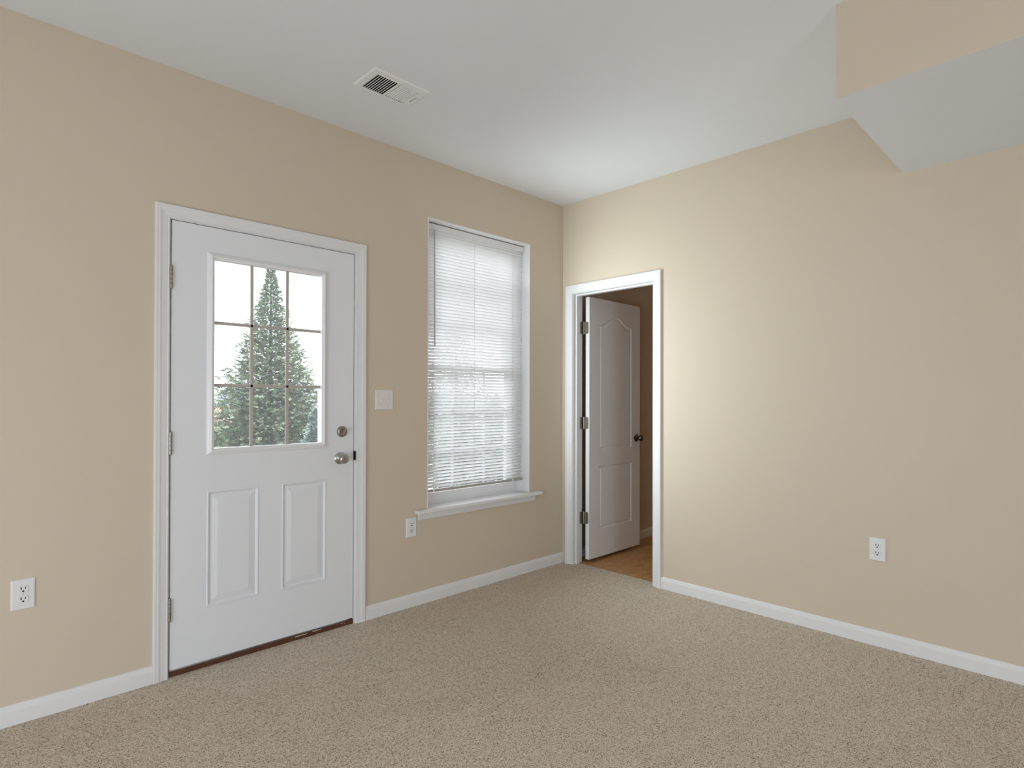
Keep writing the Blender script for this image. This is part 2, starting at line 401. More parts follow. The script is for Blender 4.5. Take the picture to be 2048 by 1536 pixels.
# door stops
box(bm, -2.6915, -2.678, 0.050, 0.09, 0.03, 2.0595); box(bm, -1.791, -1.7775, 0.050, 0.09, 0.03, 2.0595); box(bm, -2.678, -1.791, 0.050, 0.09, 2.046, 2.0595)
child('jamb', bm, m_trim, casing1)
bm = bmesh.new()
box(bm, -2.6915, -2.6795, 0.030, 0.050, 0.02, 2.0595); box(bm, -1.7895, -1.7775, 0.012, 0.050, 0.02, 2.0595); box(bm, -2.68, -1.79, 0.020, 0.050, 2.0485, 2.0595)
label(child('weatherstrip', bm, m_black, casing1), 'black rubber seal in the gap around the door')
bm = bmesh.new()
box(bm, -1.7785, -1.7725, -0.0105, 0.02, 0.911, 0.961, bevel=0.002)
label(child('strike_plate', bm, m_slot, casing1), 'dark metal latch strike')

bm = bmesh.new()
frame_sweep(bm, -0.803, -0.100, 0, 2.0535, scaled(0.062), lambda a, z, h: Vector((-h, a, z)), False)
casing2 = link('trim_2', bm, m_trim); place(casing2, (0, -0.45, 0)); label(casing2, 'white moulded casing and jamb around the open inner doorway', kind='structure')
bm = bmesh.new()
JX = TB+0.001
box(bm, -0.0005, JX, -0.105, -0.0905, 0, 2.0635); box(bm, -0.0005, JX, -0.8125, -0.798, 0, 2.0635); box(bm, -0.0005, JX, -0.798, -0.105, 2.0495, 2.0635)
box(bm, 0.030, 0.066, -0.116, -0.105, 0, 2.0495); box(bm, 0.030, 0.066, -0.798, -0.787, 0, 2.0495); box(bm, 0.030, 0.066, -0.787, -0.116, 2.0385, 2.0495)
child('jamb', bm, m_trim, casing2)
bm = bmesh.new()
frame_sweep(bm, -0.803, -0.100, 0, 2.0535, scaled(0.062), lambda a, z, h: Vector((TB+h, a, z)), False)
child('inner_casing', bm, m_trim, casing2)

# ------------------------------------------------------------------ exterior door
def slab_mesh(xs, ys, zs, holes, flip=1):
    """slab with holes cut through its front face; xs=(x0,x1), ys=(front,back), zs"""
    bm = bmesh.new()
    x0, x1 = xs; yf, yb = ys; z0, z1 = zs
    edges = []
    def loop(pts, y):
        v = [bm.verts.new((a, y, z)) for a, z in pts]
        return v, [bm.edges.new((v[i], v[(i+1) % len(v)])) for i in range(len(v))]
    outer, e = loop([(x0, z0), (x1, z0), (x1, z1), (x0, z1)], yf); edges += e
    for h in holes:
        edges += loop(h, yf)[1]
    bmesh.ops.triangle_fill(bm, edges=edges, use_beauty=True)
    # remove triangles that fell inside holes
    def inside(p, poly):
        c = False; n = len(poly)
        for i in range(n):
            (xa, za), (xb, zb) = poly[i], poly[(i+1) % n]
            if (za > p[1]) != (zb > p[1]) and p[0] < (xb-xa)*(p[1]-za)/(zb-za)+xa: c = not c
        return c
    kill = [f for f in bm.faces if any(inside((f.calc_center_median().x, f.calc_center_median().z), h) for h in holes)]
    bmesh.ops.delete(bm, geom=kill, context='FACES')
    return bm, outer
def close_slab(bm, xs, ys, zs, through=None):
    x0, x1 = xs; yf, yb = ys; z0, z1 = zs
    def q(*p): bm.faces.new([bm.verts.new(v) for v in p])
    q((x0,yf,z0),(x1,yf,z0),(x1,yb,z0),(x0,yb,z0)); q((x0,yf,z1),(x1,yf,z1),(x1,yb,z1),(x0,yb,z1))
    q((x0,yf,z0),(x0,yb,z0),(x0,yb,z1),(x0,yf,z1)); q((x1,yf,z0),(x1,yb,z0),(x1,yb,z1),(x1,yf,z1))
    if through:
        a0, a1, b0, b1 = through
        q((x0,yb,z0),(a0,yb,z0),(a0,yb,z1),(x0,yb,z1)); q((a1,yb,z0),(x1,yb,z0),(x1,yb,z1),(a1,yb,z1))
        q((a0,yb,z0),(a1,yb,z0),(a1,yb,b0),(a0,yb,b0)); q((a0,yb,b1),(a1,yb,b1),(a1,yb,z1),(a0,yb,z1))
        q((a0,yf,b0),(a0,yb,b0),(a0,yb,b1),(a0,yf,b1)); q((a1,yf,b0),(a1,yb,b0),(a1,yb,b1),(a1,yf,b1))
        q((a0,yf,b0),(a1,yf,b0),(a1,yb,b0),(a0,yb,b0)); q((a0,yf,b1),(a1,yf,b1),(a1,yb,b1),(a0,yb,b1))
    else:
        q((x0,yb,z0),(x1,yb,z0),(x1,yb,z1),(x0,yb,z1))
def rect(a0, a1, b0, b1): return [(a0, b0), (a1, b0), (a1, b1), (a0, b1)]
door1 = empty('door_1', (-2.687, 0, 0.03), lab='white exterior door with nine pane glass above two raised panels', kind='structure')
GX0, GX1, GZ0, GZ1 = -2.5085, -1.9745, 1.0185, 1.9065
LH = (GX0-0.004, GX1+0.004, GZ0-0.004, GZ1+0.004)
PA = (-2.5357, -2.2969, 0.2783, 0.8191); PB = (-2.1829, -1.9423, 0.2783, 0.8191)
bm, _ = slab_mesh((-2.687, -1.782), (0, 0.044), (0.034, 2.056), [rect(*LH), rect(*PA), rect(*PB)])
close_slab(bm, (-2.687, -1.782), (0, 0.044), (0.034, 2.056), LH)
child('slab', bm, m_door, door1)
PPROF = [(0.0, 0.0), (0.003, 0.0035), (0.007, 0.004), (0.010, 0.0035), (0.014, 0.001), (0.020, -0.0005), (0.024, 0.0005), (0.042, 0.0075), (0.046, 0.0085), (0.049, 0.0085)]
def raised(x0, x1, z0, z1, yf, prof):
    """embossed panel: (inset, depth) with depth measured into the door"""
    bm = bmesh.new()
    D = {0.0: 0.0}
    rings = [[(a, yf+d, b) for a, b in rect(x0+i, x1-i, z0+i, z1-i)] for i, d in prof]
    R = ring_strip(bm, rings, True); bm.faces.new(R[-1]); return bm
EMB = [(0.0, 0.0), (0.002, -0.0022), (0.005, -0.003), (0.008, -0.0022), (0.011, 0.004), (0.014, 0.0065), (0.017, 0.0065), (0.045, 0.0005), (0.048, -0.0002), (0.051, -0.0002)]
for P in (PA, PB): child('raised_panel', raised(*P, 0.0, EMB), m_door, door1)
# glazing frame
bm = bmesh.new()
LF = [(0.0, 0.0), (0.0, 0.0065), (0.005, 0.0075), (0.0075, 0.0105), (0.013, 0.0125), (0.017, 0.0105), (0.0185, 0.0075), (0.023, 0.0065), (0.0275, 0.0045), (0.0305, 0.0)]
frame_sweep(bm, GX0, GX1, GZ0, GZ1, [(0.0, -0.018)]+[(a_, h_*1.55) for a_, h_ in LF], lambda a, z, h: Vector((a, -h, z)), True)
child('glazing_frame', bm, m_vinyl, door1)
bm = bmesh.new()
for yy in (0.018, 0.030): box(bm, GX0-0.003, GX1+0.003, yy, yy+0.003, GZ0-0.003, GZ1+0.003)
label(child('glass_pane', bm, m_glass, door1), 'clear double glass')
bm = bmesh.new()
mw = 0.0080
def bar(x0, x1, z0, z1):
    box(bm, x0, x1, 0.010, 0.018, z0, z1, bevel=0.0025)
for k in (1, 2):
    xx = GX0+(GX1-GX0)*k/3; zz = GZ0+(GZ1-GZ0)*k/3
    bar(xx-mw, xx+mw, GZ0, GZ1); bar(GX0, GX1, zz-mw, zz+mw)
label(child('grille_bars', bm, m_muntin, door1), 'bars dividing the glass into nine, brownish shade put into their colour')
# hinges
def knuckles(bm, x, y, z0, z1, r=0.0068):
    n = 5; h = (z1-z0-0.008)/n
    lathe(bm, [(0.001, -0.004), (0.0045, -0.004), (0.0055, -0.002), (0.0055, 0.0)], (x, y, z0+0.004), (0, 0, 1), 14)
    lathe(bm, [(0.0055, 0.0), (0.0055, 0.002), (0.0045, 0.004), (0.001, 0.004)], (x, y, z1-0.004), (0, 0, 1), 14)
    for i in range(n):
        a = z0+0.004+i*h
        lathe(bm, [(r*0.8, 0.0), (r, 0.0008), (r, h-0.0008), (r*0.8, h)], (x, y, a), (0, 0, 1), 14)
for z0, z1 in ((1.745, 1.852), (0.997, 1.104), (0.250, 0.356)):
    bm = bmesh.new(); knuckles(bm, -2.6895, -0.006, z0, z1)
    box(bm, -2.6912, -2.6885, -0.003, 0.03, z0+0.004, z1-0.004)
    child('hinge', bm, m_nickel2, door1, True)
# deadbolt
bm = bmesh.new()
DBX, DBZ = -1.853, 1.072
lathe(bm, [(0.0285, 0.0), (0.0300, 0.002), (0.0300, 0.006), (0.0285, 0.009), (0.0205, 0.0125), (0.0195, 0.0118), (0.0190, 0.0108), (0.001, 0.0108)], (DBX, 0, DBZ), (0, -1, 0), 36)
db = child('deadbolt', bm, m_nickel2, door1, True)
bm = bmesh.new()
box(bm, -0.0035, 0.0035, -0.036, -0.010, -0.0175, 0.0175, bevel=0.0016)
bmesh.ops.transform(bm, matrix=Matrix.Translation((DBX, 0, DBZ)) @ Matrix.Rotation(math.radians(28), 4, 'Y'), verts=bm.verts)
child('thumb_turn', bm, m_nickel, db, True)
# knob
KX, KZ = -1.863, 0.927
bm = bmesh.new()
lathe(bm, [(0.0300, 0.0), (0.0325, 0.0015), (0.0325, 0.004), (0.029, 0.0075), (0.019, 0.012), (0.013, 0.0145), (0.0115, 0.020), (0.0115, 0.028), (0.015, 0.033), (0.0235, 0.038), (0.0268, 0.045), (0.0270, 0.052), (0.0245, 0.058), (0.019, 0.0615), (0.011, 0.0625), (0.001, 0.0625)], (KX, 0, KZ), (0, -1, 0), 36)
kn = child('door_knob', bm, m_nickel, door1, True)
bm = bmesh.new()
lathe(bm, [(0.0085, 0.0), (0.0085, 0.003), (0.001, 0.003)], (KX, -0.0618, KZ), (0, -1, 0), 20)
box(bm, KX-0.0022, KX+0.0022, -0.0705, -0.064, KZ-0.0075, KZ+0.0075, bevel=0.001)
child('turn_button', bm, m_nickel2, kn, True)
bm = bmesh.new()
lathe(bm, [(0.003, 0.0), (0.003, 0.0012), (0.0005, 0.0012)], (KX-0.021, -0.0105, KZ-0.002), (-0.4, -1, 0), 12)
child('rose_hole', bm, m_slot, kn)
# threshold under the door
bm = bmesh.new()
box(bm, -2.6915, -1.7775, 0.002, 0.15, 0, 0.024, bevel=0.002)
th = link('door_threshold', bm, m_wood); place(th, (-2.235, 0.07, 0)); label(th, 'dark brown wooden sill strip under the white exterior door', 'threshold')
for a, b, zz in ((-2.112, -2.045, 0.0165), (-2.015, -1.965, 0.0185), (-1.852, -1.845, 0.017), (-1.835, -1.829, 0.014), (-1.873, -1.868, 0.019)):
    bm = bmesh.new(); box(bm, a, b, 0.0012, 0.004, zz, zz+0.0035, bevel=0.0008)
    label(child('paint_flake', bm, m_chip, th), 'small chip of white paint')

# ------------------------------------------------------------------ window
win = empty('window_1', (-0.822, 0, 0.553), lab='white sash window with divided panes in a deep white recess behind the blind', kind='structure')
wx0, wx1, wz1 = -1.2705, -0.3728, 2.3727
bm = bmesh.new()
yb0 = 0.124
def lin(x0, x1, z0, z1): box(bm, x0, x1, -0.0015, yb0+0.04, z0, z1, bevel=0.0012)
lin(W1[0], wx0, 0.574, W1[3]); lin(wx1, W1[1], 0.574, W1[3]); lin(wx0, wx1, wz1, W1[3])
child('recess_lining', bm, m_trim, win)
bm = bmesh.new()  # stool with horns
box(bm, wx0-0.006, wx1+0.006, -0.001, yb0+0.03, 0.5535, 0.5755)
box(bm, -1.372, -0.271, -0.046, 0.0005, 0.5535, 0.5755, bevel=0.005)
child('window_stool', bm, m_trim, win)
bm = bmesh.new()
AP = [(0.0, 0.5540), (0.014, 0.5540), (0.014, 0.522), (0.012, 0.516), (0.009, 0.512), (0.006, 0.510), (0.0, 0.510)]
V = ring_strip(bm, [[(-1.345, -t, z) for t, z in AP], [(-0.318, -t, z) for t, z in AP]], True); bm.faces.new(V[0]); bm.faces.new(V[1])
child('window_apron', bm, m_trim, win)
bm = bmesh.new()  # vinyl master frame
fy0, fy1 = yb0, 0.215
fwid = 0.030
box(bm, wx0, wx0+fwid, fy0, fy1, 0.574, wz1); box(bm, wx1-fwid, wx1, fy0, fy1, 0.574, wz1)
box(bm, wx0+fwid, wx1-fwid, fy0, fy1, wz1-fwid, wz1); box(bm, wx0+fwid, wx1-fwid, fy0, fy1, 0.574, 0.590)
child('window_frame', bm, m_vinyl, win)
def sash(name, x0, x1, z0, z1, y0, y1, sw, rb, rtp, gx, gz, lab):
    bm = bmesh.new()
    box(bm, x0, x0+sw, y0, y1, z0, z1, bevel=0.003); box(bm, x1-sw, x1, y0, y1, z0, z1, bevel=0.003)
    box(bm, x0+sw-0.002, x1-sw+0.002, y0, y1, z0, z0+rb, bevel=0.003); box(bm, x0+sw-0.002, x1-sw+0.002, y0, y1, z1-rtp, z1, bevel=0.003)
    s = child(name, bm, m_vinyl, win)
    ym = (y0+y1)/2
    bm = bmesh.new()
    for yy in (ym-0.008, ym+0.008): box(bm, x0+sw-0.002, x1-sw+0.002, yy-0.0015, yy+0.0015, z0+rb-0.002, z1-rtp+0.002)
    child('glass_pane', bm, m_glass, s)
    bm = bmesh.new()
    for a in gx: box(bm, a-0.009, a+0.009, ym-0.003, ym+0.003, z0+rb, z1-rtp)
    for b in gz: box(bm, x0+sw, x1-sw, ym-0.003, ym+0.003, b-0.009, b+0.009)
    child('grille_bars', bm, m_vinyl, s)
    label(s, lab)
    return s
sash('sash', wx0+fwid, wx1-fwid, 0.588, 1.475, 0.132, 0.166, 0.068, 0.055, 0.035, (-0.962, -0.680), (0.905, 1.168), 'lower sash')
sash('sash', wx0+fwid, wx1-fwid, 1.440, wz1-fwid, 0.172, 0.205, 0.060, 0.035, 0.045, (-0.950, -0.665), (1.745, 2.020), 'upper sash')

# ------------------------------------------------------------------ mini blind
blind = empty('window_blind', (-0.822, 0.068, 0.66), lab='white horizontal mini blind lowered over the window, slats half open', cat='blind')
bx0, bx1 = -1.262, -0.388
bm = bmesh.new()
yc = 0.068
U = [(-0.0125, 0.033), (-0.0135, 0.033), (-0.0135, 0.0), (-0.0105, -0.003), (0.0105, -0.003), (0.0135, 0.0), (0.0135, 0.033), (0.0125, 0.033), (0.0125, 0.001), (-0.0125, 0.001)]
V = ring_strip(bm, [[(x, yc+a, 2.333+b) for a, b in U] for x in (bx0-0.004, bx1+0.010)], True); bm.faces.new(V[0]); bm.faces.new(V[1])
child('headrail', bm, m_trim, blind)
bm = bmesh.new()
tilt = math.radians(48); sw2 = 0.0125
zs0, zs1, npitch = 0.695, 2.316, 77
nseg = 6
for i in range(npitch):
    zc = zs0+(zs1-zs0)*i/(npitch-1)
    pts = []
    for k in range(nseg+1):
        s = -1+2*k/nseg
        w = s*sw2; c = 0.0016*(1-s*s)
        # room-side edge is the higher one
        y = yc+w*math.cos(tilt)+c*math.sin(tilt)
        z = zc-w*math.sin(tilt)+c*math.cos(tilt)
        pts.append((y, z))
    A = [bm.verts.new((bx0, y, z)) for y, z in pts]; B = [bm.verts.new((bx1, y, z)) for y, z in pts]
    for k in range(nseg): bm.faces.new((A[k], A[k+1], B[k+1], B[k]))
child('slats', bm, m_slat, blind, True)
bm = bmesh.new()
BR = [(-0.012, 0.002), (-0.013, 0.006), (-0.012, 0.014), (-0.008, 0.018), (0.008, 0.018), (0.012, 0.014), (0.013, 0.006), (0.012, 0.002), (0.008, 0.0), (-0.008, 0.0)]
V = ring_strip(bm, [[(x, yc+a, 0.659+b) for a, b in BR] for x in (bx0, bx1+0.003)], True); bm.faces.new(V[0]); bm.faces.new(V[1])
label(child('bottom_rail', bm, m_rail, blind, True), 'bottom rail with backlit shade put into its colour')
for xx in (-1.185, -0.845, -0.480):
    bm = bmesh.new()
    for yy in (yc-0.0115, yc+0.0115):
        lathe(bm, [(0.0007, 0.0), (0.0007, 2.335-0.675)], (xx, yy, 0.675), (0, 0, 1), 6)
    lathe(bm, [(0.0009, 0.0), (0.0009, 2.335-0.675)], (xx+0.006, yc, 0.675), (0, 0, 1), 6)
    for i in range(npitch):
        zc = zs0+(zs1-zs0)*i/(npitch-1)-0.0015
        d = Vector((0, 0.023, -0.018)); lathe(bm, [(0.0005, 0), (0.0005, d.length)], (xx, yc-0.0115, zc+0.009), d, 4)
    child('ladder_cord', bm, m_string, blind)
bm = bmesh.new()
lathe(bm, [(0.002, 0.0), (0.0038, 0.003), (0.0034, 0.02), (0.0034, 0.72), (0.0025, 0.735)], (-1.199, 0.030, 1.585), (0.0, 0.010, 1), 8)
lathe(bm, [(0.0012, 0.0), (0.0012, 0.030)], (-1.199, 0.037, 2.318), (0, 0.018, 0.022), 8)
label(child('tilt_wand', bm, m_wand, blind, True), 'thin grey plastic rod')
for xx in (-1.185, -0.480):
    bm = bmesh.new(); box(bm, xx-0.006, xx+0.006, yc-0.0145, yc-0.010, 0.661, 0.677, bevel=0.001)
    child('cord_clip', bm, m_vinyl, blind)

# ------------------------------------------------------------------ outlets and switch
def plate_mesh(bm, w, h, t, mp):
    prof = [(0, 0), (0, t*0.35), (0.0018, t*0.8), (0.005, t)]
    rings = [[mp(a, b, d) for a, b in rect(-w/2+i, w/2-i, -h/2+i, h/2-i)] for i, d in prof]
    R = ring_strip(bm, rings, True); bm.faces.new(R[-1]); bm.faces.new(R[0])
def rec_shape(r=0.0172, cut=0.0128, n=28):
    pts = []
    for i in range(n):
        t = 2*PI*i/n; a = r*math.cos(t); b = r*math.sin(t)
        b = max(-cut, min(cut, b)); pts.append((a, b))
    return pts
def make_outlet(lab, w=0.0735, h=0.1165):
    root = empty('wall_outlet', (0, 0, 0), lab=lab, cat='outlet', group='duplex wall outlets')
    mp = lambda a, b, d: Vector((a, -d, b))
    bm = bmesh.new(); plate_mesh(bm, w, h, 0.0055, mp)
    child('cover_plate', bm, m_plastic, root)
    for s in (1, -1):
        bm = bmesh.new(); zc = s*0.0195
        sh = rec_shape()
        rings = [[mp(a*k, b*k+zc, d) for a, b in sh] for k, d in ((1.0, 0.0048), (1.0, 0.0072), (0.95, 0.0080))]
        R = ring_strip(bm, rings, True); bm.faces.new(R[-1])
        # shadow gap ring around the receptacle
        f = child('receptacle', bm, m_plastic, root)
        bm = bmesh.new()
        box(bm, -0.0080, -0.0049, -0.0084, -0.0075, zc-0.0002, zc+0.0095)
        box(bm, 0.0049, 0.0078, -0.0084, -0.0075, zc+0.0008, zc+0.0087)
        lathe(bm, [(0.0035, 0), (0.0035, 0.0009)], (0, -0.0075, zc-0.0068), (0, -1, 0), 12)
        label(child('contact_slots', bm, m_slot, f), 'black plug holes')
    bm = bmesh.new(); lathe(bm, [(0.0030, 0.0), (0.0028, 0.0012), (0.0005, 0.0014)], (0, -0.0054, 0), (0, -1, 0), 14)
    child('plate_screw', bm, m_screw, root)
    return root
def copy_tree(o, parent=None):
    c = o.copy(); C.objects.link(c)
    if parent: c.parent = parent
    for ch in list(o.children): copy_tree(ch, c)
    return c
out0 = make_outlet('white duplex outlet on the tan wall left of the exterior door')
out0.location = (-3.1923, 0, 0.493)
kids = None
o2 = copy_tree(out0); o2.location = (-1.3952, 0, 0.4772); o2['label'] = 'white duplex outlet under the left end of the window sill'
o3 = copy_tree(out0); o3.location = (0, -2.116, 0.4897); o3.rotation_euler = (0, 0, -PI/2); o3['label'] = 'white duplex outlet low on the right wall below the soffit'
sw = empty('light_switch', (-1.5855, 0, 1.2475), lab='two gang toggle switch plate between the exterior door and the window', cat='switch')
bm = bmesh.new(); plate_mesh(bm, 0.118, 0.1145, 0.0055, lambda a, b, d: Vector((sw.location.x+a, -d, sw.location.z+b)))
child('cover_plate', bm, m_almond, sw)
for s in (-1, 1):
    cx = sw.location.x+s*0.023; cz = sw.location.z
    bm = bmesh.new(); box(bm, cx-0.0052, cx+0.0052, -0.0066, -0.004, cz-0.0125, cz+0.0125, bevel=0.0008)
    V = ring_strip(bm, [[(cx+a, -0.0050, cz+b) for a, b in rect(-0.0042, 0.0042, -0.009, 0.006)], [(cx+a, -0.0165, cz-0.006+b) for a, b in rect(-0.0035, 0.0035, -0.0065, 0.001)]], True)
    bm.faces.new(V[1]); child('toggle', bm, m_almond, sw)
    for dz in (0.030, -0.030):
        bm = bmesh.new(); lathe(bm, [(0.0030, 0.0), (0.0028, 0.0012), (0.0005, 0.0014)], (cx, -0.0054, cz+dz), (0, -1, 0), 14)
        child('plate_screw', bm, m_screw, sw)

# ------------------------------------------------------------------ ceiling register
vx0, vx1, vy0, vy1 = -2.0403, -1.7307, -0.6452, -0.4500
reg = empty('ceiling_vent', ((vx0+vx1)/2, (vy0+vy1)/2, H), lab='white metal air register with two louvre banks on the ceiling', cat='vent')
bm = bmesh.new()
bk = [(-2.003, -1.894), (-1.8785, -1.768)]; ly0, ly1 = -0.6075, -0.4680
t = 0.006
prof = [(0.0, 0.0), (0.0, 0.0015), (0.006, 0.0055), (0.010, t)]
rings = [[(a, b, H-d) for a, b in rect(vx0+i, vx1-i, vy0+i, vy1-i)] for i, d in prof]
R = ring_strip(bm, rings, True)
# inner plate with two rows of openings, built from strips
def flat(x0, x1, y0, y1): box(bm, x0, x1, y0, y1, H-t, H-t+0.0012)
fx0, fx1, fy0_, fy1_ = vx0+0.010, vx1-0.010, vy0+0.010, vy1-0.010
flat(fx0, bk[0][0], fy0_, fy1_); flat(bk[0][1], bk[1][0], fy0_, fy1_); flat(bk[1][1], fx1, fy0_, fy1_)
for a, b in bk: flat(a, b, fy0_, ly0); flat(a, b, ly1, fy1_)
child('register_frame', bm, m_register, reg)
NL = 9
for (a, b), d in zip(bk, (1, -1)):
    bm = bmesh.new(); pit = (b-a)/NL
    for i in range(NL+1):
        xc = a+i*pit
        # louvre blade leaning away from the middle of the register
        w = 0.0110; ang = math.radians(38)
        dx = math.cos(ang)*w*d; dz = math.sin(ang)*w
        v = [(xc, H-t+0.0002), (xc+0.0012, H-t+0.0002), (xc+dx+0.0012, H-t+dz), (xc+dx, H-t+dz)]
        V = ring_strip(bm, [[(p, y, q) for p, q in v] for y in (ly0, ly1)], True); bm.faces.new(V[0]); bm.faces.new(V[1])
        if i < NL:   # the flat strip left between stamped slots
            box(bm, xc-0.0012, xc+0.0012, ly0, ly1, H-t, H-t+0.0010)
    child('louvre_bank', bm, m_register, reg)
bm = bmesh.new()
e_ = 0.001
box(bm, HX0+e_, HX0+e_+0.001, HY0+e_, HY1-e_, H, H+0.15); box(bm, HX1-e_-0.001, HX1-e_, HY0+e_, HY1-e_, H, H+0.15)
box(bm, HX0+e_, HX1-e_, HY0+e_, HY0+e_+0.001, H, H+0.15); box(bm, HX0+e_, HX1-e_, HY1-e_-0.001, HY1-e_, H, H+0.15)
box(bm, HX0, HX1, HY0, HY1, H+0.15, H+0.152)
label(child('duct_boot', bm, m_duct, reg), 'dark sheet metal duct behind the louvres')
bm = bmesh.new()
box(bm, bk[0][0], bk[1][1], -0.5035, -0.5010, H+0.004, H+0.02)
label(child('damper_bar', bm, m_duct, reg), 'dark rod behind the louvres')
bm = bmesh.new()
box(bm, -1.7600, -1.7570, -0.560, -0.503, H-t-0.0004, H-t+0.0004)
child('lever_slot', bm, m_slot, reg)
bm = bmesh.new()
box(bm, -1.7600, -1.7500, -0.5580, -0.5555, H-t-0.012, H-t, bevel=0.0008)
box(bm, -1.7610, -1.7490, -0.5600, -0.5470, H-t-0.0135, H-t-0.0115, bevel=0.0006)
child('damper_lever', bm, m_register, reg)
for xx in (-2.024, -1.747):
    bm = bmesh.new(); lathe(bm, [(0.0035, 0.0), (0.003, 0.0012), (0.0005, 0.0014)], (xx, -0.540, H-t), (0, 0, -1), 12)
    child('mounting_screw', bm, m_screw, reg)

# ------------------------------------------------------------------ inner door, swung open into the next room
IX0, IX1, IYF, IYB, IZ0, IZ1 = 0.120, 0.808, -0.165, -0.130, 0.024, 2.037
door2 = empty('door_2', (0.112, -0.113, 0.024), lab='white two panel arched top inner door standing open', kind='structure')
def arch(x0, x1, z0, zs, za, i=0.0, n=20):
    x0 += i; x1 -= i; z0 += i; zs -= i; za -= i
    pts = [(x0, z0), (x1, z0), (x1, zs)]
    f = 0.10*(x1-x0)
    for k in range(n+1):
        u = k/n
        x = (x1-f)+((x0+f)-(x1-f))*u
        z = zs+(za-zs)*(0.5-0.5*math.cos(2*PI*u))**0.8 if 0 < u < 1 else zs
        pts.append((x, z))
    pts.append((x0, zs))
    return pts
UP = (0.243, 0.685, 0.855, 1.842, 1.912); LP = (0.243, 0.685, 0.238, 0.730)
bm, _ = slab_mesh((IX0, IX1), (IYF, IYB), (IZ0, IZ1), [arch(*UP), rect(*LP)])
close_slab(bm, (IX0, IX1), (IYF, IYB), (IZ0, IZ1))
child('slab', bm, m_indoor, door2)
IPR = [(0.0, 0.0), (0.003, 0.002), (0.008, 0.0075), (0.013, 0.0085), (0.020, 0.0060), (0.028, 0.0022), (0.031, 0.0018)]
bm = bmesh.new()
R = ring_strip(bm, [[(a, IYF+d, b) for a, b in arch(*UP, i=i)] for i, d in IPR], True); bm.faces.new(R[-1])
child('arched_panel', bm, m_indoor, door2)
child('lower_panel', raised(*LP, IYF, IPR), m_indoor, door2)
for z0, z1 in ((1.756, 1.848), (1.023, 1.115), (0.295, 0.386)):
    bm = bmesh.new(); knuckles(bm, 0.1125, -0.1185, z0-0.002, z1+0.002, 0.0055)
    h = z1-z0
    hinge = child('hinge', bm, m_nickel2, door2, True)
    bm = bmesh.new()
    def leaf(plane, c0, c1, co):   # rounded leaf plate
        n = 5; r = 0.012; pts = []
        far, near = (c0, c1)
        sgn = 1 if near > far else -1
        for k in range(n+1):
            t_ = PI/2*k/n
            pts.append((far+sgn*(r-r*math.sin(t_)), z1-(r-r*math.cos(t_))))
        for k in range(n+1):
            t_ = PI/2*k/n
            pts.append((far+sgn*(r-r*math.cos(t_)), z0+(r-r*math.sin(t_))))
        pts += [(near, z0), (near, z1)]
        if plane == 'y': rr = [[(a, co+d, b) for a, b in pts] for d in (0, -0.0018)]
        else: rr = [[(co+d, a, b) for a, b in pts] for d in (0, -0.0018)]
        V = ring_strip(bm, rr, True); bm.faces.new(V[0]); bm.faces.new(V[1])
    leaf('y', 0.076, 0.108, -0.1051)       # on the jamb
    leaf('x', -0.1575, -0.122, IX0+0.0003)  # on the door edge
    child('hinge_leaf', bm, m_nickel2, hinge)
    bm = bmesh.new()
    for dz in (0.012, h/2, h-0.012):
        off = 0.004 if abs(dz-h/2) < 1e-6 else 0.010
        lathe(bm, [(0.0028, 0), (0.0028, 0.0005)], (0.079+off, -0.1068, z0+dz), (0, -1, 0), 10)
        lathe(bm, [(0.0028, 0), (0.0028, 0.0005)], (IX0-0.0015, -0.1535+off, z0+dz), (-1, 0, 0), 10)
    child('hinge_screws', bm, m_slot, hinge)
bm = bmesh.new()
lathe(bm, [(0.030, 0.0), (0.032, 0.0015), (0.032, 0.004), (0.028, 0.008), (0.016, 0.012), (0.0115, 0.016), (0.0105, 0.026), (0.014, 0.032), (0.022, 0.037), (0.0258, 0.044), (0.0262, 0.050), (0.0240, 0.057), (0.018, 0.061), (0.001, 0.0625)], (0.752, IYF, 0.928), (0, -1, 0), 32)
label(child('door_knob', bm, m_bronze, door2, True), 'dark polished round knob')

# ------------------------------------------------------------------ outdoors
bm = bmesh.new()
N = 40
def gz(x, y):
    d = max(0.0, y-9.0)
    return -0.35 - min(2.2, 0.11*d) - 0.04*math.sin(x*0.7+y*0.4)
gx = [-40+3.0*i for i in range(N)]; gy = [0.3, 1, 2, 3, 4, 5, 6, 7, 8, 10, 12, 15, 18, 22, 27, 33, 40, 50, 65, 80, 100, 130]
V = [[bm.verts.new((x, y, gz(x, y))) for x in gx] for y in gy]
for j in range(len(gy)-1):
    for i in range(N-1): bm.faces.new((V[j][i], V[j][i+1], V[j+1][i+1], V[j+1][i]))
o = link('ground_outside', bm, m_grass); label(o, 'pale lawn sloping away outside the door', kind='structure')
bm = bmesh.new()
random.seed(4)
V0, V1, V2 = [], [], []
for i in range(60):
    x = -60+5*i; h = 1.2+1.8*math.sin(i*0.31)*0.5+random.random()*0.9
    V0.append(bm.verts.new((x, 118, -3))); V1.append(bm.verts.new((x, 124, 1.3+h))); V2.append(bm.verts.new((x, 140, -3)))
for i in range(59):
    bm.faces.new((V0[i], V0[i+1], V1[i+1], V1[i])); bm.faces.new((V1[i], V1[i+1], V2[i+1], V2[i]))
o = link('hills', bm, m_hill); label(o, 'low hazy wooded ridge on the horizon', kind='structure')

